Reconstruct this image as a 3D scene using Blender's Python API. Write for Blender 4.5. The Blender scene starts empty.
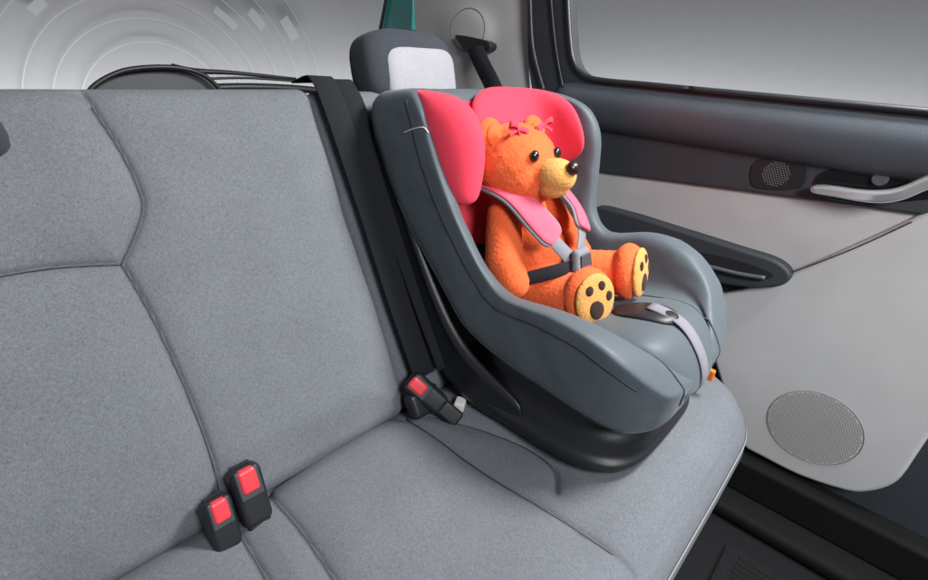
import bpy, bmesh, math, random
import numpy as np
from mathutils import Vector, Matrix, noise
from mathutils.bvhtree import BVHTree
random.seed(3)
C = bpy.context.scene.collection
Z0 = .5
CAM = Vector((0, 0, 1.129))
F = 490.0
XA = Vector((486, 200, -490)).normalized()
YA = Vector((-610, 283, -490)); YA = (YA - XA*YA.dot(XA)).normalized()
ZA = XA.cross(YA).normalized()
def ray(u, v):
    d = Vector((u-464, 290-v, -F)); return Vector((d.dot(XA), d.dot(YA), d.dot(ZA)))
def atX(u, v, X): r = ray(u, v); return CAM + r*(X/r.x)
def atY(u, v, Y): r = ray(u, v); return CAM + r*(Y/r.y)
def atZ(u, v, Z): r = ray(u, v); return CAM + r*((Z-CAM.z)/r.z)
JB = Vector((0, .553, Z0)); UB = Vector((0, .447, .894)).normalized(); NB = Vector((0, -.894, .447)).normalized()
def atB(u, v, off=0):
    r = ray(u, v); return CAM + r*(((JB-CAM).dot(NB)+off)/r.dot(NB))

# ---------- materials ----------
def nt(name):
    m = bpy.data.materials.new(name); m.use_nodes = True
    return m, m.node_tree.nodes, m.node_tree.links, m.node_tree.nodes['Principled BSDF']
def plain(name, col, rough=.5, metal=0, spec=.5, bump=0, bscale=300, coat=0, var=.06):
    m, N, L, B = nt(name)
    B.inputs['Roughness'].default_value = rough; B.inputs['Metallic'].default_value = metal
    B.inputs['Specular IOR Level'].default_value = spec; B.inputs['Coat Weight'].default_value = coat
    tc = N.new('ShaderNodeTexCoord'); no = N.new('ShaderNodeTexNoise'); no.inputs['Scale'].default_value = 14; no.inputs['Detail'].default_value = 5
    L.new(tc.outputs['Object'], no.inputs['Vector'])
    rp = N.new('ShaderNodeValToRGB'); rp.color_ramp.elements[0].position = .3; rp.color_ramp.elements[1].position = .7
    rp.color_ramp.elements[0].color = (*[c*(1-var) for c in col], 1); rp.color_ramp.elements[1].color = (*[min(1, c*(1+var)) for c in col], 1)
    L.new(no.outputs['Fac'], rp.inputs['Fac']); L.new(rp.outputs['Color'], B.inputs['Base Color'])
    if bump:
        n2 = N.new('ShaderNodeTexNoise'); n2.inputs['Scale'].default_value = bscale; n2.inputs['Detail'].default_value = 3
        L.new(tc.outputs['Object'], n2.inputs['Vector'])
        b = N.new('ShaderNodeBump'); b.inputs['Strength'].default_value = bump; b.inputs['Distance'].default_value = .001
        L.new(n2.outputs['Fac'], b.inputs['Height']); L.new(b.outputs['Normal'], B.inputs['Normal'])
    return m
def fabric(name, col, contrast=.3, scale=420, stretch=(1, 1, 1), sheen=.3, rough=.95, bump=.5, big=.35, weave=0):
    m, N, L, B = nt(name)
    B.inputs['Roughness'].default_value = rough; B.inputs['Specular IOR Level'].default_value = .2
    B.inputs['Sheen Weight'].default_value = sheen; B.inputs['Sheen Roughness'].default_value = .5
    B.inputs['Sheen Tint'].default_value = (*[min(1, c*1.5+.15) for c in col], 1)
    tc = N.new('ShaderNodeTexCoord'); mp = N.new('ShaderNodeMapping'); mp.inputs['Scale'].default_value = stretch
    L.new(tc.outputs['Object'], mp.inputs['Vector'])
    n1 = N.new('ShaderNodeTexNoise'); n1.inputs['Scale'].default_value = scale; n1.inputs['Detail'].default_value = 4; n1.inputs['Roughness'].default_value = .7
    n2 = N.new('ShaderNodeTexNoise'); n2.inputs['Scale'].default_value = 9; n2.inputs['Detail'].default_value = 4
    for n in (n1, n2): L.new(mp.outputs['Vector'], n.inputs['Vector'])
    rp = N.new('ShaderNodeValToRGB'); e = rp.color_ramp.elements
    e[0].position = .32; e[1].position = .68
    e[0].color = (*[c*(1-contrast) for c in col], 1); e[1].color = (*[min(1, c*(1+contrast)) for c in col], 1)
    src = n1.outputs['Fac']
    if weave:
        acc = None
        for st in ((1, 6, 6), (6, 1, 1)):
            m2 = N.new('ShaderNodeMapping'); m2.inputs['Scale'].default_value = st; L.new(tc.outputs['Object'], m2.inputs['Vector'])
            nn = N.new('ShaderNodeTexNoise'); nn.inputs['Scale'].default_value = 210; nn.inputs['Detail'].default_value = 2
            L.new(m2.outputs['Vector'], nn.inputs['Vector'])
            if acc is None: acc = nn
            else:
                ad = N.new('ShaderNodeMath'); ad.operation = 'ADD'; L.new(acc.outputs['Fac'], ad.inputs[0]); L.new(nn.outputs['Fac'], ad.inputs[1])
        a2 = N.new('ShaderNodeMath'); a2.operation = 'ADD'; L.new(ad.outputs[0], a2.inputs[0]); L.new(n1.outputs['Fac'], a2.inputs[1])
        a3 = N.new('ShaderNodeMath'); a3.operation = 'MULTIPLY'; a3.inputs[1].default_value = 1/3; L.new(a2.outputs[0], a3.inputs[0]); src = a3.outputs[0]
        e[0].position = .38; e[1].position = .62
    L.new(src, rp.inputs['Fac'])
    mx = N.new('ShaderNodeMix'); mx.data_type = 'RGBA'; mx.blend_type = 'MULTIPLY'; mx.inputs[0].default_value = big
    L.new(rp.outputs['Color'], mx.inputs[6]); 
    r2 = N.new('ShaderNodeValToRGB'); r2.color_ramp.elements[0].position = .35; r2.color_ramp.elements[1].position = .65
    r2.color_ramp.elements[0].color = (.72, .72, .74, 1); r2.color_ramp.elements[1].color = (1, 1, 1, 1)
    L.new(n2.outputs['Fac'], r2.inputs['Fac']); L.new(r2.outputs['Color'], mx.inputs[7])
    L.new(mx.outputs[2], B.inputs['Base Color'])
    b = N.new('ShaderNodeBump'); b.inputs['Strength'].default_value = bump; b.inputs['Distance'].default_value = .0012
    L.new(src, b.inputs['Height']); L.new(b.outputs['Normal'], B.inputs['Normal'])
    return m
M = dict(
    seat=fabric('heather_grey_fabric', (.134, .143, .161), .33, 800, (1, 1, 1.5), .10, bump=.18, big=.25, weave=1),
    pad=fabric('light_heather_fabric', (.30, .30, .33), .22, 620, bump=.3),
    cs=fabric('slate_fabric', (.074, .090, .104), .12, 800, sheen=.45, bump=.12, rough=.48, big=.25),
    red=fabric('coral_red_fabric', (.72, .048, .085), .08, 800, sheen=.35, bump=.12, big=.25),
    pink=fabric('pink_webbing_pad', (.74, .11, .17), .15, 700, sheen=.4, bump=.3),
    fur=fabric('orange_plush', (.76, .122, .036), .34, 600, sheen=.5, bump=.8, big=.35),
    tan=fabric('tan_plush', (.60, .29, .085), .30, 520, sheen=.3, bump=.9, big=.3),
    brown=fabric('dark_brown_felt', (.035, .018, .015), .2, 500),
    nose=plain('brown_black_nose', (.022, .011, .009), .28),
    web=fabric('grey_webbing', (.18, .18, .205), .2, 900, (1, 1, 1), .1, bump=.2),
    blackweb=fabric('black_webbing', (.014, .015, .018), .25, 900, (1, 1, 1), .1),
    black=plain('black_plastic', (.014, .015, .018), .42, bump=.3, bscale=900),
    sillb=plain('matt_black_plastic', (.006, .0065, .007), .8, spec=.2, bump=.4, bscale=700),
    gloss=plain('glossy_black', (.01, .01, .012), .12, coat=.5),
    charcoal=plain('charcoal_trim', (.036, .042, .05), .55, bump=.4, bscale=900),
    hr=fabric('dark_headrest_fabric', (.04, .045, .055), .3, 600, bump=.2),
    sill=plain('slate_soft_trim', (.080, .094, .112), .42, bump=.5, bscale=800),
    light=plain('light_grey_trim', (.54, .54, .545), .55, bump=.4, bscale=900, var=.03),
    lightfab=fabric('light_grey_door_fabric', (.53, .525, .53), .12, 500),
    pillar=plain('pillar_trim_grey', (.48, .475, .48), .6, bump=.3, bscale=700, var=.03),
    chrome=plain('satin_chrome', (.94, .94, .96), .20, metal=.7),
    redp=plain('red_plastic', (.66, .045, .06), .35, coat=.2),
    orange=plain('orange_plastic', (.85, .17, .02), .35),
    white=plain('white_plastic', (.7, .7, .68), .4),
    teal=plain('teal_paint', (.05, .33, .31), .25, coat=.8),
    carpet=fabric('black_carpet', (.007, .0075, .009), .5, 300, bump=1),
    wall=plain('studio_wall', (.33, .335, .35), .9, var=.02),
    line=plain('wall_line_paint', (.405, .415, .43), .9, var=.02),
    dark=plain('dark_hole', (.01, .01, .012), .9),
    hole=plain('grille_hole', (.17, .17, .175), .9),
    seam=plain('dark_seam_thread', (.04, .043, .05), .9),
    thread=plain('grey_edge_thread', (.24, .245, .26), .9),
    groove=plain('trim_groove', (.22, .22, .225), .9),
    glass=plain('tinted_rear_panel', (.08, .085, .095), .4),
)
# ---------- object helpers ----------
def tag(o, label=None, cat=None, group=None, kind=None):
    if label: o['label'] = label
    if cat: o['category'] = cat
    if group: o['group'] = group
    if kind: o['kind'] = kind
    return o
def empty(name, loc, label=None, cat=None, group=None):
    o = bpy.data.objects.new(name, None); C.objects.link(o); o.location = loc
    o.empty_display_size = .02
    tag(o, label, cat, group); return o
def finish(name, me, mat, parent=None, smooth=True):
    o = bpy.data.objects.new(name, me); C.objects.link(o)
    me.materials.append(mat)
    if smooth: me.polygons.foreach_set('use_smooth', [True]*len(me.polygons))
    return o
def mesh(name, vs, fs, mat, parent=None, smooth=True, fixn=True):
    me = bpy.data.meshes.new(name); me.from_pydata([tuple(v) for v in vs], [], fs)
    if fixn:
        bm = bmesh.new(); bm.from_mesh(me); bmesh.ops.recalc_face_normals(bm, faces=bm.faces); bm.to_mesh(me); bm.free()
    o = finish(name, me, mat, None, smooth)
    if parent: setpar(o, parent)
    return o
def world_of(o):
    return Matrix.Translation(Vector(o.location)) if o.type == 'EMPTY' else Matrix.Identity(4)
def setpar(o, p):
    o.parent = p; o.matrix_parent_inverse = world_of(p).inverted()
def sub(o, lv=2):
    s = o.modifiers.new('sub', 'SUBSURF'); s.levels = lv; s.render_levels = lv; return o
def bev(o, w, seg=3, ang=35):
    b = o.modifiers.new('bev', 'BEVEL'); b.width = w; b.segments = seg; b.limit_method = 'ANGLE'; b.angle_limit = math.radians(ang)
    wn = o.modifiers.new('wn', 'WEIGHTED_NORMAL'); wn.weight = 100; wn.keep_sharp = False
    return o
def catmull(p, n=8, closed=False):
    p = [Vector(q) for q in p]; out = []; m = len(p)
    for i in range(m if closed else m-1):
        if closed: a, b, c, d = p[i-1], p[i], p[(i+1) % m], p[(i+2) % m]
        else: a, b, c, d = p[max(i-1, 0)], p[i], p[i+1], p[min(i+2, m-1)]
        for k in range(n):
            t = k/n
            out.append(.5*((2*b)+(-a+c)*t+(2*a-5*b+4*c-d)*t*t+(-a+3*b-3*c+d)*t**3))
    if not closed: out.append(p[-1])
    return out
def loft(name, loops, mat, parent=None, caps=True, lv=0, closed=True):
    vs = [v for l in loops for v in l]; n = len(loops[0]); fs = []
    for i in range(len(loops)-1):
        for j in range(n if closed else n-1):
            k = (j+1) % n
            fs.append((i*n+j, i*n+k, (i+1)*n+k, (i+1)*n+j))
    if caps:
        fs.append(tuple(range(n))[::-1]); fs.append(tuple((len(loops)-1)*n+j for j in range(n)))
    o = mesh(name, vs, fs, mat, parent)
    if lv: sub(o, lv)
    return o
def tube(name, pts, r, mat, parent=None, n=10, sm=6, flat=1):
    if sm: pts = catmull(pts, sm)
    pts = [Vector(p) for p in pts]; loops = []
    R = r if callable(r) else (lambda t: r)
    nrm = None
    for i, p in enumerate(pts):
        t = (pts[min(i+1, len(pts)-1)]-pts[max(i-1, 0)]).normalized()
        if nrm is None: nrm = t.orthogonal().normalized() if flat == 1 else Vector((-1, 0, 0))
        nrm = (nrm - t*nrm.dot(t)).normalized(); b = t.cross(nrm)
        rr = R(i/(len(pts)-1))
        loops.append([p+nrm*math.cos(a)*rr*flat+b*math.sin(a)*rr for a in [2*math.pi*k/n for k in range(n)]])
    return loft(name, loops, mat, parent)
def ribbon(name, pts, nrms, w, th, mat, parent=None, sm=6):
    P = catmull(pts, sm) if sm else pts; NN = catmull(nrms, sm) if sm else nrms; loops = []
    W = w if callable(w) else (lambda t: w)
    for i, p in enumerate(P):
        t = (P[min(i+1, len(P)-1)]-P[max(i-1, 0)]).normalized()
        n = (NN[i]-t*NN[i].dot(t)).normalized(); s = t.cross(n)
        ww = W(i/(len(P)-1))/2; h = th/2
        loops.append([p+s*ww*.93-n*h, p+s*ww, p+s*ww*.93+n*h, p-s*ww*.93+n*h, p-s*ww, p-s*ww*.93-n*h])
    return loft(name, loops, mat, parent)
def rbox(name, c, size, mat, parent=None, rot=None, b=.004, taper=1):
    sx, sy, sz = [s/2 for s in size]; R = rot or Matrix.Identity(3); vs = []
    for z in (-1, 1):
        k = taper if z > 0 else 1
        for x, y in ((-1, -1), (1, -1), (1, 1), (-1, 1)): vs.append(Vector(c)+R @ Vector((x*sx*k, y*sy*k, z*sz)))
    fs = [(0, 1, 2, 3), (4, 7, 6, 5), (0, 4, 5, 1), (1, 5, 6, 2), (2, 6, 7, 3), (3, 7, 4, 0)]
    o = mesh(name, vs, fs, mat, parent); bev(o, b, 3); return o
def panel(name, px, X, th, mat, parent=None, b=.006, sm=0, seg=3):
    if sm: px = [(p.x, p.y) for p in catmull([Vector((a, c, 0)) for a, c in px], sm, True)]
    A = [atX(u, v, X) for u, v in px]; Bk = [a+Vector((th, 0, 0)) for a in A]; n = len(A)
    fs = [tuple(range(n)), tuple(range(n, 2*n))[::-1]]+[(i, i+n, (i+1) % n+n, (i+1) % n) for i in range(n)]
    o = mesh(name, A+Bk, fs, mat, parent)
    if b: bev(o, b, seg, 50)
    return o
def ball(name, c, r, mat, parent=None, rot=None, n=24, pw=2.0):
    bm = bmesh.new(); bmesh.ops.create_uvsphere(bm, u_segments=n*2, v_segments=n, radius=1)
    R = rot or Matrix.Identity(3)
    def sp(a): return math.copysign(abs(a)**(2/pw), a)
    for v in bm.verts: v.co = Vector(c)+R @ Vector((sp(v.co.x)*r[0], sp(v.co.y)*r[1], sp(v.co.z)*r[2]))
    me = bpy.data.meshes.new(name); bm.to_mesh(me); bm.free()
    o = finish(name, me, mat)
    if parent: setpar(o, parent)
    return o
def bvh_of(objs):
    dg = bpy.context.evaluated_depsgraph_get(); dg.update(); V = []; P = []
    for o in objs:
        me = bpy.data.meshes.new_from_object(o.evaluated_get(dg)); b = len(V)
        V += [v.co.copy() for v in me.vertices]; P += [tuple(b+i for i in p.vertices) for p in me.polygons]
        bpy.data.meshes.remove(me)
    return BVHTree.FromPolygons(V, P)
def snap(bv, pts, off=.0006, sm=6):
    out = []
    for p in (catmull(pts, sm) if sm else pts):
        co, n, i, d = bv.find_nearest(p)
        out.append(co+n*off)
    return out
def dist_poly(X, Y, poly):
    D = np.full(X.shape, 9.)
    for (ax, ay), (bx_, by) in zip(poly[:-1], poly[1:]):
        dx, dy = bx_-ax, by-ay; L2 = dx*dx+dy*dy+1e-12
        t = np.clip(((X-ax)*dx+(Y-ay)*dy)/L2, 0, 1)
        D = np.minimum(D, np.hypot(X-ax-t*dx, Y-ay-t*dy))
    return D
def rise(x):
    t = np.clip((x-.80)/.24, 0, 1); return .028*t*t*(3-2*t)
def pillow(name, x0, x1, t0, t1, rc, re, skirt, step, seams, frame, mat, parent, crown=.012, seed=0, gw=.0035, bull=False):
    xs = np.arange(x0-skirt, x1+skirt+step, step); ts = np.arange(t0-skirt, t1+skirt+step, step)
    X, T = np.meshgrid(xs, ts); cx, cy = (x0+x1)/2, (t0+t1)/2; hx, hy = (x1-x0)/2-rc, (t1-t0)/2-rc
    qx, qy = np.abs(X-cx)-hx, np.abs(T-cy)-hy
    ox, oy = np.maximum(qx, 0), np.maximum(qy, 0); ln = np.hypot(ox, oy)
    d = ln+np.minimum(np.maximum(qx, qy), 0)-rc
    if bull:
        th = np.clip((d+re)/(re*1.3), 0, math.pi)
        pd = -re+re*np.sin(np.minimum(th, math.pi))
        Hh = -re+re*np.cos(th)
        inside = d < -re
        pd = np.where(inside, d, pd); H = np.where(inside, 0, Hh)
        k = np.where(inside, 1, (rc+pd)/np.maximum(ln, 1e-9))
        edge = (~inside)
        X2 = np.where(edge, cx+np.sign(X-cx)*(np.minimum(np.abs(X-cx), hx)+ox*k), X)
        T2 = np.where(edge, cy+np.sign(T-cy)*(np.minimum(np.abs(T-cy), hy)+oy*k), T)
        H = H+rise(X2)
    else:
        k = np.where(d > 0, rc/np.maximum(ln, 1e-9), 1)
        X2 = np.where(d > 0, cx+np.sign(X-cx)*(np.minimum(np.abs(X-cx), hx)+ox*k), X)
        T2 = np.where(d > 0, cy+np.sign(T-cy)*(np.minimum(np.abs(T-cy), hy)+oy*k), T)
        s = np.clip(d+re, 0, re); H = -(re-np.sqrt(np.maximum(re*re-s*s, 0)))
        H = np.where(d > 0, -re-d, H)
    ins = np.clip(-d/.10, 0, 1); ins = ins*ins*(3-2*ins)
    H = H + crown*ins
    DA = np.full(X.shape, 9.)
    for pl in seams: DA = np.minimum(DA, dist_poly(X, T, pl))
    m = np.clip(-d/.01, 0, 1)
    H += m*(-.0045*np.exp(-(DA/gw)**2)-.013*np.exp(-DA/.024))
    sx, st = X[::4, ::4], T[::4, ::4]
    nz = np.array([noise.noise(Vector((x*5+seed, t*5, 0)))+.4*noise.noise(Vector((x*14+seed, t*14, 3))) for x, t in zip(sx.ravel(), st.ravel())]).reshape(sx.shape)
    nzf = np.repeat(np.repeat(nz, 4, 0), 4, 1)[:X.shape[0], :X.shape[1]]
    for _ in range(8): 
        nzf[1:-1, 1:-1] = (nzf[:-2, 1:-1]+nzf[2:, 1:-1]+nzf[1:-1, :-2]+nzf[1:-1, 2:]+nzf[1:-1, 1:-1])/5
    H += nzf*.007*m
    nr, nc = X.shape
    vs = [frame(x, t, h) for x, t, h in zip(X2.ravel(), T2.ravel(), H.ravel())]
    fs = [(i*nc+j, i*nc+j+1, (i+1)*nc+j+1, (i+1)*nc+j) for i in range(nr-1) for j in range(nc-1)]
    me = bpy.data.meshes.new(name); me.from_pydata(vs, [], fs)
    o = finish(name, me, mat)
    if parent: setpar(o, parent)
    for pl in seams:
        hs = []; keep = []
        for (a, b_) in pl:
            fj = (a-xs[0])/step; fi = (b_-ts[0])/step; j = int(round(fj)); i = int(round(fi))
            if i < 1 or j < 1 or i >= nr-1 or j >= nc-1 or d[i, j] > -re*.9: continue
            hs.append(float(H[i-1:i+2, j-1:j+2].max())); keep.append((a, b_))
        for _ in range(4): hs = [hs[0]]+[(hs[q-1]+hs[q]*2+hs[q+1])/4 for q in range(1, len(hs)-1)]+[hs[-1]] if len(hs) > 2 else hs
        if len(keep) > 2:
            tube('seam', [Vector(frame(a, b_, h-.0012)) for (a, b_), h in zip(keep, hs)], .0008, M['seam'], parent, 6, 0)
    return o
def blob(name, parts, mat, parent=None, vox=.003, smooth=8, fuzz=.0):
    bm = bmesh.new()
    for c, r, rot in parts:
        g = bmesh.ops.create_icosphere(bm, subdivisions=3, radius=1)
        R = rot or Matrix.Identity(3)
        for v in g['verts']: v.co = Vector(c)+R @ Vector((v.co.x*r[0], v.co.y*r[1], v.co.z*r[2]))
    me = bpy.data.meshes.new(name+'_src'); bm.to_mesh(me); bm.free()
    t = bpy.data.objects.new('tmp', me); C.objects.link(t)
    r = t.modifiers.new('r', 'REMESH'); r.mode = 'VOXEL'; r.voxel_size = vox
    s = t.modifiers.new('s', 'SMOOTH'); s.iterations = smooth; s.factor = .5
    dg = bpy.context.evaluated_depsgraph_get(); m2 = bpy.data.meshes.new_from_object(t.evaluated_get(dg))
    bpy.data.objects.remove(t); m2.name = name
    if fuzz:
        nn = [v.normal.copy() for v in m2.vertices]
        for v, n in zip(m2.vertices, nn):
            v.co += n*(noise.noise(v.co*320)*fuzz+noise.noise(v.co*40)*fuzz*.6)
    o = finish(name, m2, mat)
    if parent: setpar(o, parent)
    return o
def caps_(a, b, ra, rb, n=8):
    a, b = Vector(a), Vector(b)
    return [(a.lerp(b, i/n), (ra+(rb-ra)*i/n,)*3, None) for i in range(n+1)]

# ================= REAR SEAT =================
def frB(x, t, h): p = JB+UB*t+NB*h; return (x, p.y, p.z)
def frC(x, t, h): return (x, t, Z0+h)
def bxt(px, sm=8):
    pts = catmull([atB(u, v) for u, v in px], sm); return [(p.x, (p-JB).dot(UB)) for p in pts]
def cxy(px, sm=8):
    pts = catmull([atZ(u, v, Z0) for u, v in px], sm); return [(p.x, p.y) for p in pts]
seat = empty('bench_seat', (.32, .55, .2), 'wide heather grey fabric rear bench seat with stitched panels, under the child seat', 'car seat')
back_seams = [bxt([(76, 74), (84, 90), (102, 122), (121, 156), (137, 190), (141, 212), (133, 238), (121, 265)]),
              bxt([(-60, 292), (0, 277), (50, 269), (90, 266), (121, 265)]),
              bxt([(121, 265), (148, 312), (178, 375), (206, 445), (225, 510)]),
              ]
pillow('backrest', -.46, .515, -.002, .628, .03, .030, .1, .003, back_seams, frB, M['seat'], seat, .018)
pillow('backrest', .50, 1.1, -.002, .624, .03, .030, .1, .005, [], frB, M['seat'], seat, .008, 5)
RBk = Matrix((Vector((1, 0, 0)), -NB, UB)).transposed()
rbox('backrest_gap_filler', Vector((.32, 0, 0))+Vector((0, *list(JB+UB*.27-NB*.10)[1:])), (1.54, .02, .62), M['black'], seat, RBk, .006)  # added dark filler box, keeps bright wall light out of the backrest gap
cush_seams = [cxy([(262, 478), (272, 497), (300, 530), (345, 596)]), cxy([(232, 520), (248, 548), (275, 594)]),
              cxy([(404, 416), (440, 440), (480, 468), (540, 505), (600, 545), (645, 575)]),
              cxy([(428, 416), (470, 426), (510, 440), (540, 455), (555, 470), (557, 492)])]
RE = .075; RC = .19; CX1 = 1.125; CY0 = .056
cu = pillow('seat_cushion', -.46, CX1, CY0, .612, RC, RE, .24, .0036, cush_seams, frC, M['seat'], seat, .010, 9, bull=True)
def edge_line(deg, r, mat):
    pf = []
    th = math.radians(deg); ri = -RE+RE*math.sin(th)+.0004; hh = -RE+RE*math.cos(th)+.0002
    cxx, cyy = CX1-RC, CY0+RC
    for i in range(60): pf.append(Vector((-.3+(cxx+.3)*i/60, cyy-(RC+ri), Z0+hh)))
    for i in range(33):
        a = math.radians(-90+90*i/32); pf.append(Vector((cxx+math.cos(a)*(RC+ri), cyy+math.sin(a)*(RC+ri), Z0+hh)))
    for i in range(1, 10): pf.append(Vector((cxx+RC+ri, cyy+.02*i, Z0+hh)))
    for p in pf: p.z += float(rise(p.x))
    tube('piping', pf, r, mat, seat, 6, 0)
edge_line(72, .0016, M['thread']); edge_line(69.5, .0009, M['seam'])
rbox('seat_plinth', (.3, .38, .27), (1.3, .40, .2), M['sillb'], seat, b=.02)
rbox('crease_shade_strip', (.32, .60, .44), (1.5, .02, .12), M['dark'], seat, b=.004)  # added dark strip, deepens the shade between cushion and backrest
hx, hy, hz = .760, .872, Z0+.588
RX = Matrix.Rotation(math.radians(-14), 3, 'X')
h1 = ball('headrest', (hx, hy, hz), (.122, .052, .074), M['hr'], seat, RX, 20, 3.4)
h1['label'] = 'raised dark headrest with pale heather front pad behind the child seat'
setpar(ball('headrest_pad', (hx+.012, hy-.030, hz-.010), (.098, .030, .056), M['pad'], None, RX, 20, 4.5), h1)
for s in (-1, 1): setpar(tube('headrest_post', [(hx+s*.055, hy, hz-.03), (hx+s*.055, hy-.04, hz-.14)], .006, M['chrome'], None, 8, 2), h1)
h2 = ball('headrest', (-.044, .79, Z0+.505), (.125, .045, .035), M['hr'], seat, Matrix.Rotation(math.radians(-20), 3, 'X'), 16, 3)
h2['label'] = 'lowered dark headrest at the left edge of the photo'

# ================= BELTS AND BUCKLES =================
belt = empty('seat_belt', (.53, .84, Z0+.56), 'black webbing seat belt running down the gap of the bench backrest beside the child seat', 'seat belt')
def bp(x, t, h): return Vector(frB(x, t, h))
nb = NB
ribbon('webbing', [bp(.535, .655, -.06), bp(.532, .645, -.01), bp(.53, .63, .010), bp(.53, .58, .022), bp(.535, .4, .026), bp(.54, .2, .026), bp(.545, .06, .03)],
       [UB, UB+nb*.5, nb+UB*.5, nb, nb, nb, nb], .05, .003, M['blackweb'], belt)
ribbon('webbing', [bp(.582, .65, -.06), bp(.580, .64, -.01), bp(.58, .62, .004), bp(.58, .57, .016), bp(.585, .4, .018), bp(.59, .2, .028), bp(.594, .06, .04)],
       [UB, UB+nb*.5, nb+UB*.5, nb, nb, nb, nb], .045, .003, M['blackweb'], belt)  # second strand added, its black stands in for shade beside the belt
def buckle(c, rx, rz, s, label, ry=0):
    t = empty('seat_belt_buckle', c, label, 'buckle')
    R = Matrix.Rotation(rz, 3, 'Z') @ Matrix.Rotation(ry, 3, 'Y') @ Matrix.Rotation(rx, 3, 'X')
    c = Vector(c)
    rbox('buckle_body', c+R @ Vector((0, 0, .012*s)), (.042*s, .031*s, .088*s), M['black'], t, R, .011*s, 1.10)
    rbox('buckle_collar', c+R @ Vector((0, 0, -.045*s)), (.034*s, .022*s, .06*s), M['black'], t, R, .006)
    rbox('button_frame', c+R @ Vector((0, -.0155*s, .034*s)), (.033*s, .007*s, .044*s), M['charcoal'], t, R, .003*s)
    rbox('release_button', c+R @ Vector((0, -.0140*s, .0385*s)), (.026*s, .016*s, .036*s), M['redp'], t, R, .006*s)
    rbox('buckle_slot', c+R @ Vector((0, .006*s, .0565*s)), (.028*s, .005*s, .004*s), M['dark'], t, R, .001)
    return t
b1 = atB(252, 502, .03); b2 = atB(223, 530, .034)
buckle(b1, math.radians(-24), math.radians(-2), 1.0, 'black buckle with red release button, upper one of the pair between bench cushion and backrest', math.radians(0))
buckle(b2, math.radians(-22), math.radians(2), .88, 'smaller black buckle with red release button, lower left one of the pair', math.radians(2))
b3 = atB(431, 397, .050)
tk = buckle(b3, math.radians(-34), math.radians(-10), .95, 'black buckle with red release button tucked beside the child seat base', math.radians(-40))
rbox('buckle_housing', Vector(b3)+Vector((-.008, .012, -.012)), (.070, .030, .050), M['black'], tk, Matrix.Rotation(math.radians(-30), 3, 'X'), .010)
tag(rbox('anchor_cover', atZ(460, 404, Z0+.015), (.026, .02, .018), M['white'], None, Matrix.Rotation(.5, 3, 'Z'), .003), 'small white plastic clip on the cushion beside the child seat base', 'clip')

# ================= CHILD SEAT =================
CX = .78
cs = empty('child_car_seat', (CX, .33, Z0), 'slate grey child car seat with coral red head pads and black base on the bench', 'child seat')
ST = [ # S(y,z) R(y,z) B(y,z) w t   right side: dy dz dw
 ((.735, .560), (.722, .560), (.752, .556), .125, .03, 0, 0, 0),
 ((.725, .568), (.690, .572), (.772, .560), .168, .035, -.05, 0, .008),
 ((.705, .550), (.642, .558), (.785, .535), .194, .034, -.090, 0, .020),
 ((.695, .51), (.612, .515), (.775, .50), .200, .032, -.097, 0, .024),
 ((.670, .45), (.580, .448), (.745, .44), .200, .030, -.080, 0, .022),
 ((.645, .38), (.542, .385), (.705, .37), .196, .030, -.050, 0, .016),
 ((.610, .31), (.502, .330), (.650, .30), .192, .032, -.022, .004, .014),
 ((.575, .25), (.462, .288), (.590, .24), .190, .034, -.012, .014, .014),
 ((.530, .195), (.425, .270), (.530, .185), .192, .038, -.005, .030, .018),
 ((.460, .185), (.385, .274), (.465, .155), .198, .042, 0, .040, .024),
 ((.380, .195), (.330, .284), (.385, .145), .202, .050, 0, .042, .028),
 ((.300, .220), (.265, .280), (.295, .135), .203, .058, 0, .036, .026),
 ((.240, .238), (.214, .260), (.225, .124), .197, .062, 0, .024, .020),
 ((.198, .234), (.176, .234), (.182, .118), .178, .070, 0, .010, .014),
 ((.166, .208), (.152, .202), (.162, .120), .142, .07, 0, 0, .010),
]
def side(S, Rr, B_, w, t, s):
    U = Rr-S; D = B_-Rr
    return [(.38*w, S), (.66*w, S+U*.05), (max(w-t*1.15, .5*w), S+U*.36), (w-t*1.02, S+U*.80), (w-t*.85, S+U*.985), (w-t*.22, Rr), (w-t*.01, Rr+D*.015),
            (w, Rr+D*.11), (w*1.0, Rr+D*.66), (w*.985, B_-D*.06), (w*.90, B_), (.6*w, B_)]
loops = []
for S, Rr, B_, w, t, dy, dz, dw in ST:
    S, Rr, B_ = [Vector((0, a, b)) for a, b in (S, Rr, B_)]
    R2 = Rr+Vector((0, dy, dz)); B2 = B_+Vector((0, dy*.4, dz*.3))
    rt = side(S, R2, B2, w+dw, t, 1); lf = side(S, Rr, B_, w, t, -1)
    lp = [Vector((CX, S.y, Z0+S.z))]+[Vector((CX+x, q.y, Z0+q.z)) for x, q in rt]+[Vector((CX, (B_.y+B2.y)/2, Z0+(B_.z+B2.z)/2))]+[Vector((CX-x, q.y, Z0+q.z)) for x, q in lf[::-1]]
    loops.append(lp)
def shrink(lp, k, off):
    c = sum(lp, Vector())/len(lp); return [c+(v-c)*k+Vector(off) for v in lp]
loops = [shrink(loops[0], .5, (0, 0, .002))]+loops+[shrink(loops[-1], .80, (0, -.012, -.006)), shrink(loops[-1], .4, (0, -.015, -.008))]
cover = loft('seat_cover', loops, M['cs'], cs, True, 3)
tx = bpy.data.textures.new('soft_folds', 'CLOUDS'); tx.noise_scale = .07; tx.noise_depth = 2
dm = cover.modifiers.new('folds', 'DISPLACE'); dm.texture = tx; dm.strength = .006; dm.mid_level = .5; dm.texture_coords = 'LOCAL'
pl_ = []
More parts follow.
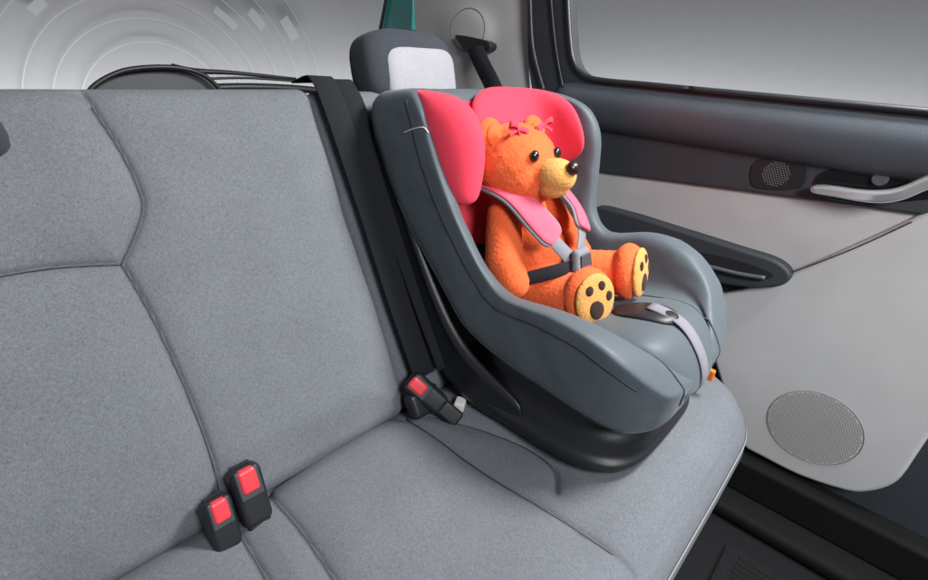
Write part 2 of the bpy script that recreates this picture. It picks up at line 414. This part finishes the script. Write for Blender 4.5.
for (y, z, hw) in ((.46, .180, .085), (.42, .190, .110), (.37, .200, .120), (.32, .216, .122), (.27, .234, .120), (.235, .243, .116), (.205, .243, .110), (.180, .230, .102), (.160, .206, .094), (.148, .178, .086), (.145, .150, .075)):
    n_ = Vector((0, 0, 1)) if y > .23 else Vector((0, -.5, .8)) if y > .17 else Vector((0, -1, .2))
    n_.normalize(); c = Vector((CX, y, Z0+z))
    pl_.append([c+Vector((x*hw, 0, 0))+n_*o for x, o in ((-1, -.010), (-.97, -.002), (-.82, .006), (-.5, .0105), (0, .011), (.5, .0105), (.82, .006), (.97, -.002), (1, -.010), (0, -.012))])
spad = loft('seat_pad', pl_, M['cs'], cs, True, 2)
bvC = bvh_of([cover]); bvA = bvh_of([cover, spad])
def sideline(f, name, r, i0, i1, s=-1):
    pts = []
    for S, Rr, B_, w, t, dy, dz, dw in ST[i0:i1]:
        if s > 0: Rr = (Rr[0]+dy, Rr[1]+dz); B_ = (B_[0]+dy*.4, B_[1]+dz*.3); w = w+dw
        q = Vector((0, *Rr)).lerp(Vector((0, *B_)), f)
        pts.append(Vector((CX+s*(w+.002), q.y, Z0+q.z)))
    return tube(name, snap(bvC, pts), r, M['seam'], cs, 6, 0)
for s in (-1, 1):
    sideline(.19, 'seam_piping', .0014, 2, 14, s)
    sideline(.90, 'seam_piping', .0012, 5, 14, s)
    tube('seam_piping', snap(bvA, [Vector((CX+s*hw, y, Z0+z+.004)) for (y, z, hw) in ((.42, .192, .112), (.37, .203, .121), (.32, .219, .122), (.27, .237, .119), (.235, .247, .115), (.205, .247, .109), (.180, .234, .101), (.158, .210, .093), (.144, .180, .085), (.141, .150, .075))], .0004), .0015, M['seam'], cs, 6, 0)
tube('pale_trim_line', snap(bvC, [atX(402, 133, CX-.203), atX(414, 128, CX-.204), atX(428, 126, CX-.204), atX(437, 126, CX-.200)], .0012), .0010, M['white'], cs, 6, 0)
lin = []
for y, z, w in ((.716, .545, .10), (.700, .53, .13), (.682, .49, .14), (.657, .44, .14), (.632, .37, .135), (.603, .31, .125), (.590, .29, .11)):
    lin.append([Vector((CX+x*w, y-.008-.012*(abs(x)**3)+dy, Z0+z)) for x, dy in ((-1, .006), (-.9, -.006), (-.5, -.008), (0, -.008), (.5, -.008), (.9, -.006), (1, .006), (0, .012))])
loft('back_liner', lin, M['red'], cs, True, 2)
def wing_pad(s, path, thick, zs, label):
    P = catmull([Vector((CX+s*a, b, 0)) for a, b in path], 5); m = len(P)-1; loops = []
    for z, tf, e, e0 in zs:
        L_ = []; Rg = []; K = 12
        for i in range(K+1):
            f = (e0+(e-e0)*i/K)*m; f = min(f, m-1e-6); j = int(f); q = P[j].lerp(P[j+1], f-j); t = (P[j+1]-P[j]).normalized(); n = Vector((-t.y, t.x, 0))
            u = i/K; w_ = thick*tf*.5*math.sqrt(max(0, 1-max(0, (u-.70)/.30)**2*.95))*(.35+.65*min(1, u*3.2))
            off = Vector((0, (z-.57)*.50, 0))
            L_.append(q+n*w_+off+Vector((0, 0, Z0+z))); Rg.append(q-n*w_+off+Vector((0, 0, Z0+z)))
        tip = (L_[-1]+Rg[-1])/2+t*thick*tf*.06
        loops.append(L_+[tip]+Rg[::-1])
    o = loft('head_pad', loops, M['red'], cs, True, 2); o['label'] = label
    return o
ZS = ((.572, .2, .60, .34), (.570, .5, .74, .24), (.562, .85, .86, .14), (.545, 1.05, .95, .04), (.522, 1.12, .99, 0), (.50, 1.12, 1, 0), (.477, 1.05, .97, .0), (.457, .95, .90, .02), (.440, .75, .80, .06), (.430, .5, .68, .12), (.425, .2, .56, .2))
wing_pad(1, ((-.02, .690), (.04, .694), (.10, .684), (.148, .650), (.162, .602), (.147, .552)), .044, ZS, 'coral red head pad on the door side wing')
PADL = ((.660, .567, .026, .012), (.648, .563, .050, .022), (.630, .545, .066, .032), (.612, .51, .070, .036), (.596, .47, .062, .035), (.580, .432, .046, .031), (.564, .403, .030, .024), (.558, .390, .012, .012))
lp = []
for (y, z, ry, rx) in PADL:
    lp.append([Vector((CX-.156+math.copysign(abs(math.cos(a))**.75, math.cos(a))*rx+.30*max(0, (math.sin(a)*ry))+.26*max(0, -math.sin(a)*ry), y+math.copysign(abs(math.sin(a))**.8, math.sin(a))*ry, Z0+z)) for a in [2*math.pi*k/18 for k in range(18)]])
pd = loft('head_pad', lp, M['red'], cs, True, 2); pd['label'] = 'coral red head pad on the bench side wing'
bl = []
for z, hw, y0, y1 in ((0.0, .15, .23, .50), (.004, .178, .185, .53), (.018, .190, .164, .55), (.034, .191, .158, .555), (.040, .186, .163, .55), (.044, .180, .168, .545), (.060, .178, .170, .54), (.078, .175, .173, .53), (.084, .168, .181, .525), (.11, .165, .19, .51), (.165, .165, .21, .50)):
    yc, hy_ = (y0+y1)/2, (y1-y0)/2
    bl.append([Vector((CX+math.copysign(abs(math.cos(a))**.5, math.cos(a))*hw, yc+math.copysign(abs(math.sin(a))**.5, math.sin(a))*hy_, Z0+.010+z)) for a in [2*math.pi*k/40 for k in range(40)]])
loft('base', bl, M['black'], cs, True, 1)
for s in (-1, 1):
    loops = []
    for (y, z, w_, th_) in ((.785, .485, .012, .004), (.778, .470, .038, .012), (.755, .415, .052, .016), (.712, .332, .058, .018), (.660, .24, .066, .019), (.610, .158, .080, .020), (.560, .095, .10, .020), (.50, .062, .105, .018), (.43, .050, .08, .014), (.38, .048, .05, .006)):
        loops.append((Vector((CX+s*(.178), y-.022, Z0+z+.004)), w_, th_))
    cen_ = [l[0] for l in loops]; L2 = []
    for i, (c, w_, th_) in enumerate(loops):
        t = (cen_[min(i+1, len(cen_)-1)]-cen_[max(i-1, 0)]).normalized(); nx = Vector((s, 0, 0)); bb = t.cross(nx).normalized()
        L2.append([c+bb*(a*w_/2)+nx*(o*th_) for a, o in ((-1, -.5), (-1, .35), (-.82, .72), (-.6, .78), (-.5, .55), (.5, .55), (.6, .78), (.82, .72), (1, .35), (1, -.5))])
    loft('side_frame', L2, M['black'], cs, True, 2)
lp = []
for (y, z, hw) in ((.775, .47, .15), (.735, .36, .165), (.66, .24, .165), (.58, .12, .165), (.53, .03, .16)):
    lp.append([Vector((CX+x*hw, y+dy, Z0+z)) for x, dy in ((-1, 0), (1, 0), (1, -.05), (-1, -.05))])
loft('back_shell', lp, M['black'], cs)
rbox('recline_button', atX(709, 374, CX+.175), (.012, .02, .024), M['orange'], cs, None, .003)
# harness
HX = CX-.022
def H(x, y, z): return Vector((x, y, Z0+z))
def harness(s):
    P = [H(HX+s*.056, .620, .400), H(HX+s*.064, .56, .414), H(HX+s*.066, .500, .408), H(HX+s*.062, .448, .378), H(HX+s*.046, .415, .345), H(HX+s*.016, .396, .312)]
    Nn = [Vector((0, -.2, 1)), Vector((s*.2, -.2, 1)), Vector((s*.3, -.7, 1)), Vector((s*.3, -1, .6)), Vector((0, -1, .3)), Vector((0, -1, .1))]
    ribbon('harness_strap', P, Nn, .028, .003, M['web'], cs)
    Q = [p+n.normalized()*.005 for p, n in zip(P[:4], Nn[:4])]+[(P[3].lerp(P[4], .9))+Vector((0, -.006, .002))]
    ribbon('shoulder_pad_trim', [q-n.normalized()*.0015 for q, n in zip(Q, Nn)], Nn[:5], lambda t: .060 if t < .93 else .060-(t-.93)*.2, .006, M['web'], cs)
    pdd = ribbon('shoulder_pad', [q+n.normalized()*.003 for q, n in zip(Q, Nn)], Nn[:5], lambda t: .051 if t < .90 else .051-(t-.90)*.15, .008, M['pink'], cs)
    sub(pdd, 1)
    ribbon('lap_strap', [H(HX+s*.014, .388, .296), H(HX+s*.038, .392, .299), H(HX+s*.066, .410, .291), H(HX+s*.094, .450, .268), H(HX+s*.112, .49, .225)],
           [Vector((0, -1, .3)), Vector((s*.3, -1, .5)), Vector((s*.6, -1, .7)), Vector((s, -.6, .8)), Vector((s, -.2, .6))], .024, .003, M['web'] if s > 0 else M['blackweb'], cs)
harness(-1); harness(1)
RB = Matrix.Rotation(math.radians(-15), 3, 'X')
hb = rbox('harness_buckle', H(HX, .380, .298), (.058, .022, .068), M['web'], cs, RB, .014, .75)
setpar(rbox('buckle_face', H(HX, .3695, .299), (.040, .006, .050), M['charcoal'], None, RB, .003, .8), hb)
setpar(rbox('release_button', H(HX, .3660, .291), (.024, .008, .024), M['redp'], None, RB, .004), hb)
ribbon('crotch_strap', [H(HX, .382, .27), H(HX, .36, .235), H(HX, .34, .220)], [Vector((0, -1, .2)), Vector((0, -.7, .7)), Vector((0, -.5, 1))], .026, .003, M['blackweb'], cs)
loft('adjuster_cover', [[H(CX+x*hw, y, z+dz+.005) for x, dz in ((-1, 0), (-.7, .009), (0, .013), (.7, .009), (1, 0), (0, -.01))] for y, z, hw in ((.312, .222, .012), (.300, .227, .036), (.270, .240, .047), (.235, .247, .045), (.210, .247, .034), (.198, .242, .012))], M['black'], cs, True, 2)
sp_, sn_ = [], []
cen = Vector((CX, .27, Z0+.13))
for i in range(26):
    a = math.radians(8+98*i/25); dr = Vector((0, -math.sin(a), math.cos(a)))
    hit, n, idx, d = bvA.ray_cast(cen+dr*.5, -dr)
    if hit is None: continue
    sp_.append(hit+dr*(.003 if i > 8 else .003+.011*(1-i/9))); sn_.append(dr)
for _ in range(3): sp_ = [sp_[0]]+[(sp_[q-1]+sp_[q]*2+sp_[q+1])/4 for q in range(1, len(sp_)-1)]+[sp_[-1]]
ribbon('adjuster_strap', sp_, sn_, .030, .003, M['web'], cs, 0)

# ================= TEDDY BEAR =================
tb = empty('teddy_bear', (CX, .46, Z0+.2), 'orange plush teddy bear with tan muzzle, strapped in the child seat', 'teddy bear')
HC = atX(514, 164, .744)
fd = Vector((-.02, -1, .16)).normalized()
sd = fd.cross(Vector((0, 0, 1))).normalized()
ud = sd.cross(fd).normalized()
RH = Matrix((sd, -fd, ud)).transposed()
def hp(a, f, u): return HC+sd*a+fd*f+ud*u
BX = CX-.022
parts = [(HC, (.083, .078, .073), RH), (hp(0, .022, -.024), (.070, .064, .052), RH), (hp(0, .066, -.018), (.040, .036, .031), RH),
         (H(BX, .53, .34), (.064, .058, .075), None), (H(BX, .50, .285), (.074, .076, .084), None), (H(BX-.005, .54, .40), (.05, .045, .05), None)]
ears = []
for s in (-1, 1):
    e = hp(s*.062, -.004, .054); ears.append(e)
    parts.append((e, (.030, .016, .030), RH))
parts += caps_(H(BX-.066, .515, .368), H(BX-.100, .480, .300), .032, .034)+caps_(H(BX-.100, .480, .300), H(BX-.100, .455, .268), .034, .030)
parts += caps_(H(BX+.066, .515, .368), H(BX+.098, .48, .31), .032, .032)+caps_(H(BX+.098, .48, .31), H(BX+.085, .44, .285), .032, .031)
F1, F2 = H(CX-.047, .345, .254), H(CX+.060, .325, .280)
parts += caps_(H(BX-.035, .46, .240), F1+Vector((0, .02, -.004)), .048, .044)
parts += caps_(H(BX+.04, .46, .245), F2+Vector((-.004, .02, -.004)), .050, .042)
d1 = Vector((-.45, -1, .25)).normalized(); d2 = Vector((.14, -1, .20)).normalized()
def basis(d):
    s = d.cross(Vector((0, 0, 1))).normalized(); return Matrix((s, -d, s.cross(d))).transposed()
for f, d in ((F1, d1), (F2, d2)): parts.append((f+Vector((0, 0, .004)), (.049, .030, .054), basis(d)))
body = blob('bear_body', parts, M['fur'], tb, .0024, 4, .0010)
blob('muzzle', [(hp(0, .090, -.018), (.037, .037, .031), RH), (hp(0, .086, -.036), (.032, .029, .021), RH)], M['tan'], tb, .002, 4, .0007)
ball('nose', hp(0, .126, -.003), (.015, .011, .012), M['nose'], tb, RH, 14)
for s in (-1, 1):
    ball('eye', hp(s*.033, .071, .018), (.009, .007, .010), M['gloss'], tb, RH, 12)
    ball('inner_ear', ears[0 if s < 0 else 1]+fd*.012, (.021, .008, .021), M['fur'], tb, RH, 12)
for f, d in ((F1, d1), (F2, d2)):
    B3 = basis(d); c = f+Vector((0, 0, .004))+d*.0215
    so = blob('foot_sole', [(c, (.041, .0105, .047), B3)], M['tan'], tb, .0018, 2, .0006)
    setpar(ball('paw_pad', c+B3 @ Vector((.002, -.0085, -.015)), (.0150, .0035, .019), M['brown'], None, B3 @ Matrix.Rotation(.25, 3, 'Y'), 12), so)
    for a, z in ((-.022, .006), (-.006, .025), (.018, .018)):
        setpar(ball('paw_pad', c+B3 @ Vector((a, -.0078, z)), (.0078, .003, .0092), M['brown'], None, B3, 10), so)
def bow(c, s, rz):
    R = RH @ Matrix.Rotation(rz, 3, 'Y')
    for k in (-1, 1):
        L_ = [c+R @ Vector((k*a*s, y, z)) for a, y, z in ((0, -.002, 0), (.5, -.006, .004), (1.0, -.007, .002), (1.12, -.003, 0), (.95, .001, -.002), (.5, .001, -.002), (0, 0, 0))]
        NN = [R @ Vector(v) for v in ((0, -1, .2), (-.2*k, -1, 0), (k*.5, -1, 0), (k, 0, 0), (k*.4, 1, 0), (0, 1, 0), (0, 1, 0))]
        setpar(ribbon('bow_loop', L_, NN, lambda t: .005+.006*math.sin(math.pi*t), .0010, M['red'], None, 4), bowp)
        setpar(ribbon('bow_tail', [c, c+R @ Vector((k*.010, -.003, -.008)), c+R @ Vector((k*.020, -.004, -.018))], [fd]*3, .005, .001, M['red'], None, 4), bowp)
for a, f, u, r_ in ((.040, .040, .062, -.4), (-.036, .038, .066, .3)):
    c = hp(a, f, u)
    bowp = ball('ear_bow', c, (.004, .004, .005), M['red'], tb, RH, 8)
    bow(c, .022, r_)

# ================= DOOR =================
door = empty('car_door', (1.15, .3, .3), 'inside of the rear door with light grey lower panel, chrome handle and round speaker', 'car door')
def box(name, x0, x1, y0, y1, z0, z1, mat, parent=None, b=.004):
    return rbox(name, ((x0+x1)/2, (y0+y1)/2, (z0+z1)/2), (x1-x0, y1-y0, z1-z0), mat, parent, None, b)
box('door_core', 1.175, 1.21, -.75, .80, .30, 1.075, M['charcoal'], door)
panel('upper_panel', [(585, 168), (740, 188), (1010, 226), (905, 222), (790, 274), (730, 285), (600, 240), (585, 240)], 1.160, .015, M['lightfab'], door, .003)
lowo = catmull([Vector((a, b, 0)) for a, b in [(690, 305), (740, 291), (790, 274), (850, 247), (905, 222), (960, 193), (1010, 165), (1025, 240), (1012, 315), (982, 370), (948, 412), (920, 452), (902, 478), (888, 488), (868, 493), (846, 492), (800, 477), (762, 458), (742, 446), (732, 425), (710, 350)]], 3, True)
panel('lower_panel', [(p.x, p.y) for p in lowo], 1.148, .03, M['light'], door, .010, 0, 5)
panel('insert_panel', [(588, 112), (700, 124), (850, 140), (1010, 156), (1010, 226), (905, 213), (740, 191), (596, 172)], 1.150, .02, M['charcoal'], door, .005)
def sill_loop(u):
    Y = .72-1.0*u
    prof = [(1.175, 1.083), (1.15, 1.090), (1.128, 1.088), (1.112, 1.078), (1.104, 1.058), (1.104, 1.035), (1.112, 1.010), (1.128, .990), (1.146, .977), (1.175, .972)]
    return [Vector((x, Y, z+.004)) for x, z in prof]
loft('window_sill_trim', [sill_loop(i/24) for i in range(25)], M['sill'], door, True, 1)
ar = panel('armrest', [(592, 209), (625, 213), (680, 230), (740, 249), (774, 260), (789, 271), (789, 281), (774, 288), (740, 287), (690, 277), (620, 257), (592, 246)], 1.128, .035, M['charcoal'], door, .008, 4, 5)
pk = panel('pull_pocket', [(640, 236), (690, 250), (725, 257), (752, 265), (774, 275), (757, 281), (730, 278), (690, 268), (650, 254)], 1.1272, .004, M['dark'], None, .0005, 4); setpar(pk, ar)
grip = tube('pull_grip', [atX(a, b, 1.121) for a, b in ((690, 262), (715, 268), (740, 274), (765, 278))], lambda t: .0045, M['sill'], None, 8, 5); setpar(grip, ar)
sw = panel('window_switch', [(648, 232), (680, 240), (691, 247), (662, 243)], 1.1225, .006, M['sill'], None, .0015); setpar(sw, ar)
tube('panel_seam', [atX(790, 273, 1.1475), atX(820, 262, 1.1475), atX(860, 246, 1.1475), atX(912, 222, 1.1475)], .0012, M['dark'], door, 6, 4)
def disc_holes(name, cpx, X, rad, pitch, hr, mat, parent):
    c = atX(*cpx, X); vs = []; fs = []
    n = int(rad/pitch)+1
    for i in range(-n-8, n+8):
        for j in range(-n-3, n+4):
            y = (i+.5*(j % 2))*pitch; z = j*pitch*.866
            if y*y+z*z > rad*rad: continue
            b = len(vs)
            vs += [c+Vector((-.0008, y+math.cos(a)*hr, z+math.sin(a)*hr)) for a in [math.pi/3*k for k in range(6)]]
            fs.append(tuple(range(b, b+6)))
    return mesh(name, vs, fs, mat, parent, False, False)
def disc(name, c, r, th, mat, parent, n=48, b=.002):
    A = [c+Vector((0, math.cos(a)*r, math.sin(a)*r)) for a in [2*math.pi*k/n for k in range(n)]]
    B = [v+Vector((th, 0, 0)) for v in A]
    o = mesh(name, A+B, [tuple(range(n)), tuple(range(n, 2*n))[::-1]]+[(i, i+n, (i+1) % n+n, (i+1) % n) for i in range(n)], mat, parent)
    if b: bev(o, b, 2, 50)
    return o
sg = disc('speaker_grille', atX(813, 428, 1.1473), .084, .01, M['light'], door, 64, .0005)
setpar(disc_holes('grille_holes', (813, 428), 1.1473, .082, .0052, .0017, M['hole'], None), sg)
gring = tube('grille_ring', [atX(813, 428, 1.1475)+Vector((0, math.cos(a)*.086, math.sin(a)*.086)) for a in [2*math.pi*k/64 for k in range(65)]], .0010, M['groove'], None, 6, 0); setpar(gring, sg)
tg = panel('tweeter_grille', [(757, 160), (800, 160), (808, 166), (800, 188), (760, 189), (750, 180)], 1.1475, .005, M['black'], door, .002, 3)
setpar(disc_holes('grille_holes', (776, 174), 1.1475, .024, .0050, .0014, M['groove'], None), tg)
panel('handle_recess', [(816, 176), (838, 168), (880, 164), (930, 166), (960, 168), (960, 194), (925, 200), (870, 204), (832, 200), (814, 190)], 1.1475, .006, M['gloss'], door, .003, 4)
hpx = [((810, 189), 3.4), ((817, 189), 5.4), ((835, 191), 6.0), ((855, 195), 6.4), ((875, 197), 6.8), ((892, 196), 7.2), ((906, 192), 7.8), ((920, 185), 8.2), ((938, 178), 8.4), ((960, 173), 8), ((980, 171), 7.5)]
hl = []
for i, ((u, v), hw) in enumerate(hpx):
    X = 1.134-.014*min(1, i/4)
    c = atX(u, v, X); up = (atX(u, v-10, X)-atX(u, v+10, X))/20; 
    hl.append([c+up*(a*hw)+Vector((o*.012, 0, 0)) for a, o in ((-1, .6), (-1, -.1), (-.72, -.45), (.1, -.75), (.55, -.95), (.95, -.35), (1, .6), (0, .9))])
hd = loft('door_handle', hl, M['chrome'], door, True, 2)
kn = disc('lock_knob', atX(880, 179, 1.141), .0125, .008, M['sill'], door)
inner = catmull([Vector((a, b, 0)) for a, b in ((568, -60), (569, -20), (570, 10), (572, 40), (575, 60), (583, 73), (600, 80), (650, 85), (700, 90))], 4)
panel('window_frame', [(524, -60)]+[(p.x, p.y) for p in inner]+[(930, 112), (1010, 120), (1010, 132), (930, 124), (700, 103), (570, 96), (532, 96), (527, 60), (526, 0)], 1.116, .035, M['charcoal'], door, .006)
tube('window_seal', [atX(p.x-2, p.y, 1.113) for p in inner]+[atX(930, 112, 1.113), atX(1010, 120, 1.113)], .0065, M['black'], door, 8, 2)
tube('window_seal', [atX(529, -60, 1.114), atX(530, 0, 1.114), atX(533, 50, 1.114), atX(544, 92, 1.114)], .007, M['black'], door, 8, 6)
tube('window_seal', [atX(548, -60, 1.112), atX(551, 0, 1.112), atX(556, 50, 1.112), atX(563, 88, 1.112)], .004, M['black'], door, 8, 6)

# ================= C PILLAR =================
pil = empty('pillar_trim', (1.12, .95, .6), 'pale grey rear pillar trim beside the headrest', 'pillar trim')
cols = 28; rows = 40; vs = []
for j in range(rows+1):
    v = -60+280*j/rows
    ul = np.interp(v, [-60, 0, 40, 64, 90, 220], [412, 414, 416, 430, 400, 380]); ur = np.interp(v, [-60, 0, 45, 220], [531, 530, 528, 536])
    for i in range(cols+1):
        f = i/cols; u = ul+(ur-ul)*f
        r_ = math.hypot((u-466)/26, (v-30)/22)
        Xp = 1.150-.030*math.sin(math.pi*min(1, f*.85+.1))**.6-.012*math.exp(-((v-150)/60)**2)-.010/(1+math.exp((r_-1)*9))
        vs.append(atX(u, v, Xp))
fs = [(j*(cols+1)+i, j*(cols+1)+i+1, (j+1)*(cols+1)+i+1, (j+1)*(cols+1)+i) for j in range(rows) for i in range(cols)]
pc = mesh('pillar_cover', vs, fs, M['pillar'], pil); sub(pc, 1)
bvP = bvh_of([pc])
cc, _, _, _ = bvP.ray_cast(CAM, ray(467, 30).normalized())
rp_ = []
for k in range(49):
    a = 2*math.pi*k/48; o_ = Vector((.6, cc.y+math.cos(a)*.062, cc.z+math.sin(a)*.052))
    hit = bvP.ray_cast(o_, Vector((1, 0, 0)))[0]
    if hit: rp_.append(hit+Vector((.0008, 0, 0)))
if len(rp_) > 6: tube('round_cover_groove', rp_, .0022, M['groove'], pil, 6, 0)
an = tag(panel('belt_anchor', [(455, 35), (470, 37), (486, 41), (490, 46), (486, 52), (474, 54), (464, 50), (458, 42)], 1.094, .03, M['black'], None, .004, 3), 'small black belt guide on the pale rear pillar', 'belt guide')
sb = ribbon('shoulder_belt', [atX(474, 46, 1.096), atX(482, 64, 1.07), atX(495, 92, 1.01), atX(505, 130, .97)], [Vector((-1, -.4, 0))]*4, .046, .003, M['blackweb'])
tag(sb, 'black shoulder belt hanging from the guide on the pale rear pillar', 'seat belt')
tl = empty('body_side', (1.3, 1.5, .6), 'strip of teal painted car body outside beyond the pale pillar', 'car body')
panel('painted_panel', [(386, -60), (412, -60), (413, 0), (412, 30), (396, 34), (380, 30), (384, 0)], 1.30, .03, M['teal'], tl, .004)
tube('body_seal', [atX(380, 30, 1.29), atX(386, 0, 1.29), atX(392, -40, 1.29)], .006, M['black'], tl, 8, 3)

# ================= BEHIND THE SEAT =================
tg_ = empty('tailgate', (.5, 1.45, .8), 'dark arched tailgate trim rising behind the bench backrest', 'tailgate')
Yt = 1.35
arch = [atY(u, v, Yt) for u, v in ((82, 104), (92, 88), (110, 76), (132, 69), (165, 67), (190, 70), (208, 78), (222, 92))]
tube('arch_trim', arch, .0055, M['black'], tg_, 10, 5)
A = catmull(arch, 4)
mesh('arch_panel', [Vector((v.x, v.y+.02, v.z)) for v in A]+[A[-1]+Vector((0, .02, -.2)), A[0]+Vector((0, .02, -.2))], [tuple(range(len(A)+2))], M['glass'], tg_)
tube('lower_trim', [atY(u, v, Yt+.03) for u, v in ((206, 88), (250, 87), (300, 89), (345, 94))], .010, M['black'], tg_, 10, 5)
box('parcel_tray', -.5, 1.1, .93, 1.42, .82, .87, M['carpet'], tg_)
wp = empty('rear_wiper', atY(200, 74, 1.5), 'thin black rear wiper above the bench backrest', 'wiper')
tube('wiper_arm', [atY(172, 67, 1.5), atY(195, 71, 1.5), atY(235, 73, 1.5), atY(296, 79, 1.5)], lambda t: .009-.005*t, M['black'], wp, 8, 4)
tube('wiper_blade', [atY(200, 79, 1.49), atY(250, 78, 1.49), atY(306, 82, 1.49)], .0035, M['black'], wp, 8, 4)

# ================= FLOOR, SILL =================
tag(box('floor', -.8, 1.2, -1.2, 1.5, .13, .18, M['carpet']), kind='structure')
sil = empty('door_sill', (1.1, 0, .2), 'black plastic sill strip along the bottom of the door', 'door sill')
box('sill_cover', 1.05, 1.17, -.9, .6, .18, .22, M['sillb'], sil, .015)
box('sill_step', 1.12, 1.18, -.9, .6, .215, .31, M['sillb'], sil, .012)
mt = empty('floor_mat', (.8, -.2, .18), 'black ribbed floor mat in the dark footwell', 'floor mat')
box('mat_base', .55, .98, -.75, .02, .181, .192, M['carpet'], mt)
vs = []; fs = []
for i in range(26):
    x = .58+i*.015; b = len(vs)
    for dx, z in ((0, .19), (.003, .197), (.006, .197), (.009, .19)):
        vs += [(x+dx, -.72, z), (x+dx, -.01, z)]
    fs += [(b+2*k, b+2*k+1, b+2*k+3, b+2*k+2) for k in range(3)]
mesh('mat_ribs', vs, fs, M['sillb'], mt)
# ================= STUDIO BACKDROP =================
path = [Vector((-7, 5.2, 0)), Vector((0, 5.2, 0)), Vector((4.2, 5.2, 0)), Vector((5.6, 4.6, 0)), Vector((6.2, 3.2, 0)), Vector((6.2, 0, 0)), Vector((6.2, -6, 0))]
path = catmull(path, 8)
vs = [Vector((p.x, p.y, z)) for z in (-.3, 5) for p in path]; n = len(path)
tag(mesh('backdrop_wall', vs, [(i, i+1, n+i+1, n+i) for i in range(n-1)], M['wall']), kind='structure')
tag(mesh('ground', [(-9, -8, -.3), (8, -8, -.3), (8, 7, -.3), (-9, 7, -.3)], [(0, 1, 2, 3)], M['wall']), kind='structure')
rc = atY(165, 118, 5.18)
gr = empty('wall_graphic', rc, 'pale concentric ring drawing on the backdrop wall behind the car', 'wall graphic')
def arcseg(name, r, w, a0, a1, y=0):
    k = max(4, int(abs(a1-a0)/3)); vs = []
    for i in range(k+1):
        a = math.radians(a0+(a1-a0)*i/k)
        for q in (r-w/2, r+w/2): vs.append(rc+Vector((math.cos(a)*q, y, math.sin(a)*q)))
    return mesh(name, vs, [(2*i, 2*i+1, 2*i+3, 2*i+2) for i in range(k)], M['line'], gr, False)
for r in (.62, .80, .98, 1.20, 1.42, 1.68):
    arcseg('ring_line', r, .010, 5, 175)
for r, w_, segs in ((1.09, .07, ((46, 58), (98, 112), (128, 135))), (1.31, .09, ((38, 46), (60, 72), (116, 124), (130, 141), (156, 166))), (1.55, .11, ((28, 36), (52, 58), (98, 108), (136, 147), (152, 160)))):
    for a0, a1 in segs: arcseg('ring_block', r, w_, a0, a1, -.004)

# ================= LIGHT =================
w = bpy.data.worlds.new('World'); bpy.context.scene.world = w; w.use_nodes = True
w.node_tree.nodes['Background'].inputs[0].default_value = (.93, .96, 1, 1); w.node_tree.nodes['Background'].inputs[1].default_value = .13
def area(name, loc, tgt, sx, sy, e, col=(1, 1, 1)):
    l = bpy.data.lights.new(name, 'AREA'); l.shape = 'RECTANGLE'; l.size = sx; l.size_y = sy; l.energy = e; l.color = col
    o = bpy.data.objects.new(name, l); C.objects.link(o); o.location = loc
    o.rotation_euler = (Vector(tgt)-Vector(loc)).to_track_quat('-Z', 'Y').to_euler(); return o
area('key_light', (1.10, -.20, 1.80), (.66, .35, .5), .35, .35, 39, (1, .985, .96))
area('fill_light', (.05, -1.1, 1.9), (1.05, .12, .6), .6, .6, 38, (.98, .99, 1))
area('wall_light', (1.0, 4.7, .2), (1.0, 5.2, 1.0), 8, .3, 78)
area('wall_light', (5.7, 1.2, .2), (6.2, 1.2, 1.0), 6, .3, 76)
# ================= CAMERA =================
cd = bpy.data.cameras.new('camera'); co = bpy.data.objects.new('camera', cd); C.objects.link(co)
cd.sensor_width = 36; cd.lens = F/928*36; cd.clip_start = .02; cd.clip_end = 100
Rm = Matrix((XA, YA, ZA)).to_4x4(); Rm.translation = CAM; co.matrix_world = Rm
bpy.context.scene.camera = co
s = bpy.context.scene; s.view_settings.view_transform = 'Standard'; s.view_settings.look = 'None'; s.view_settings.exposure = 0
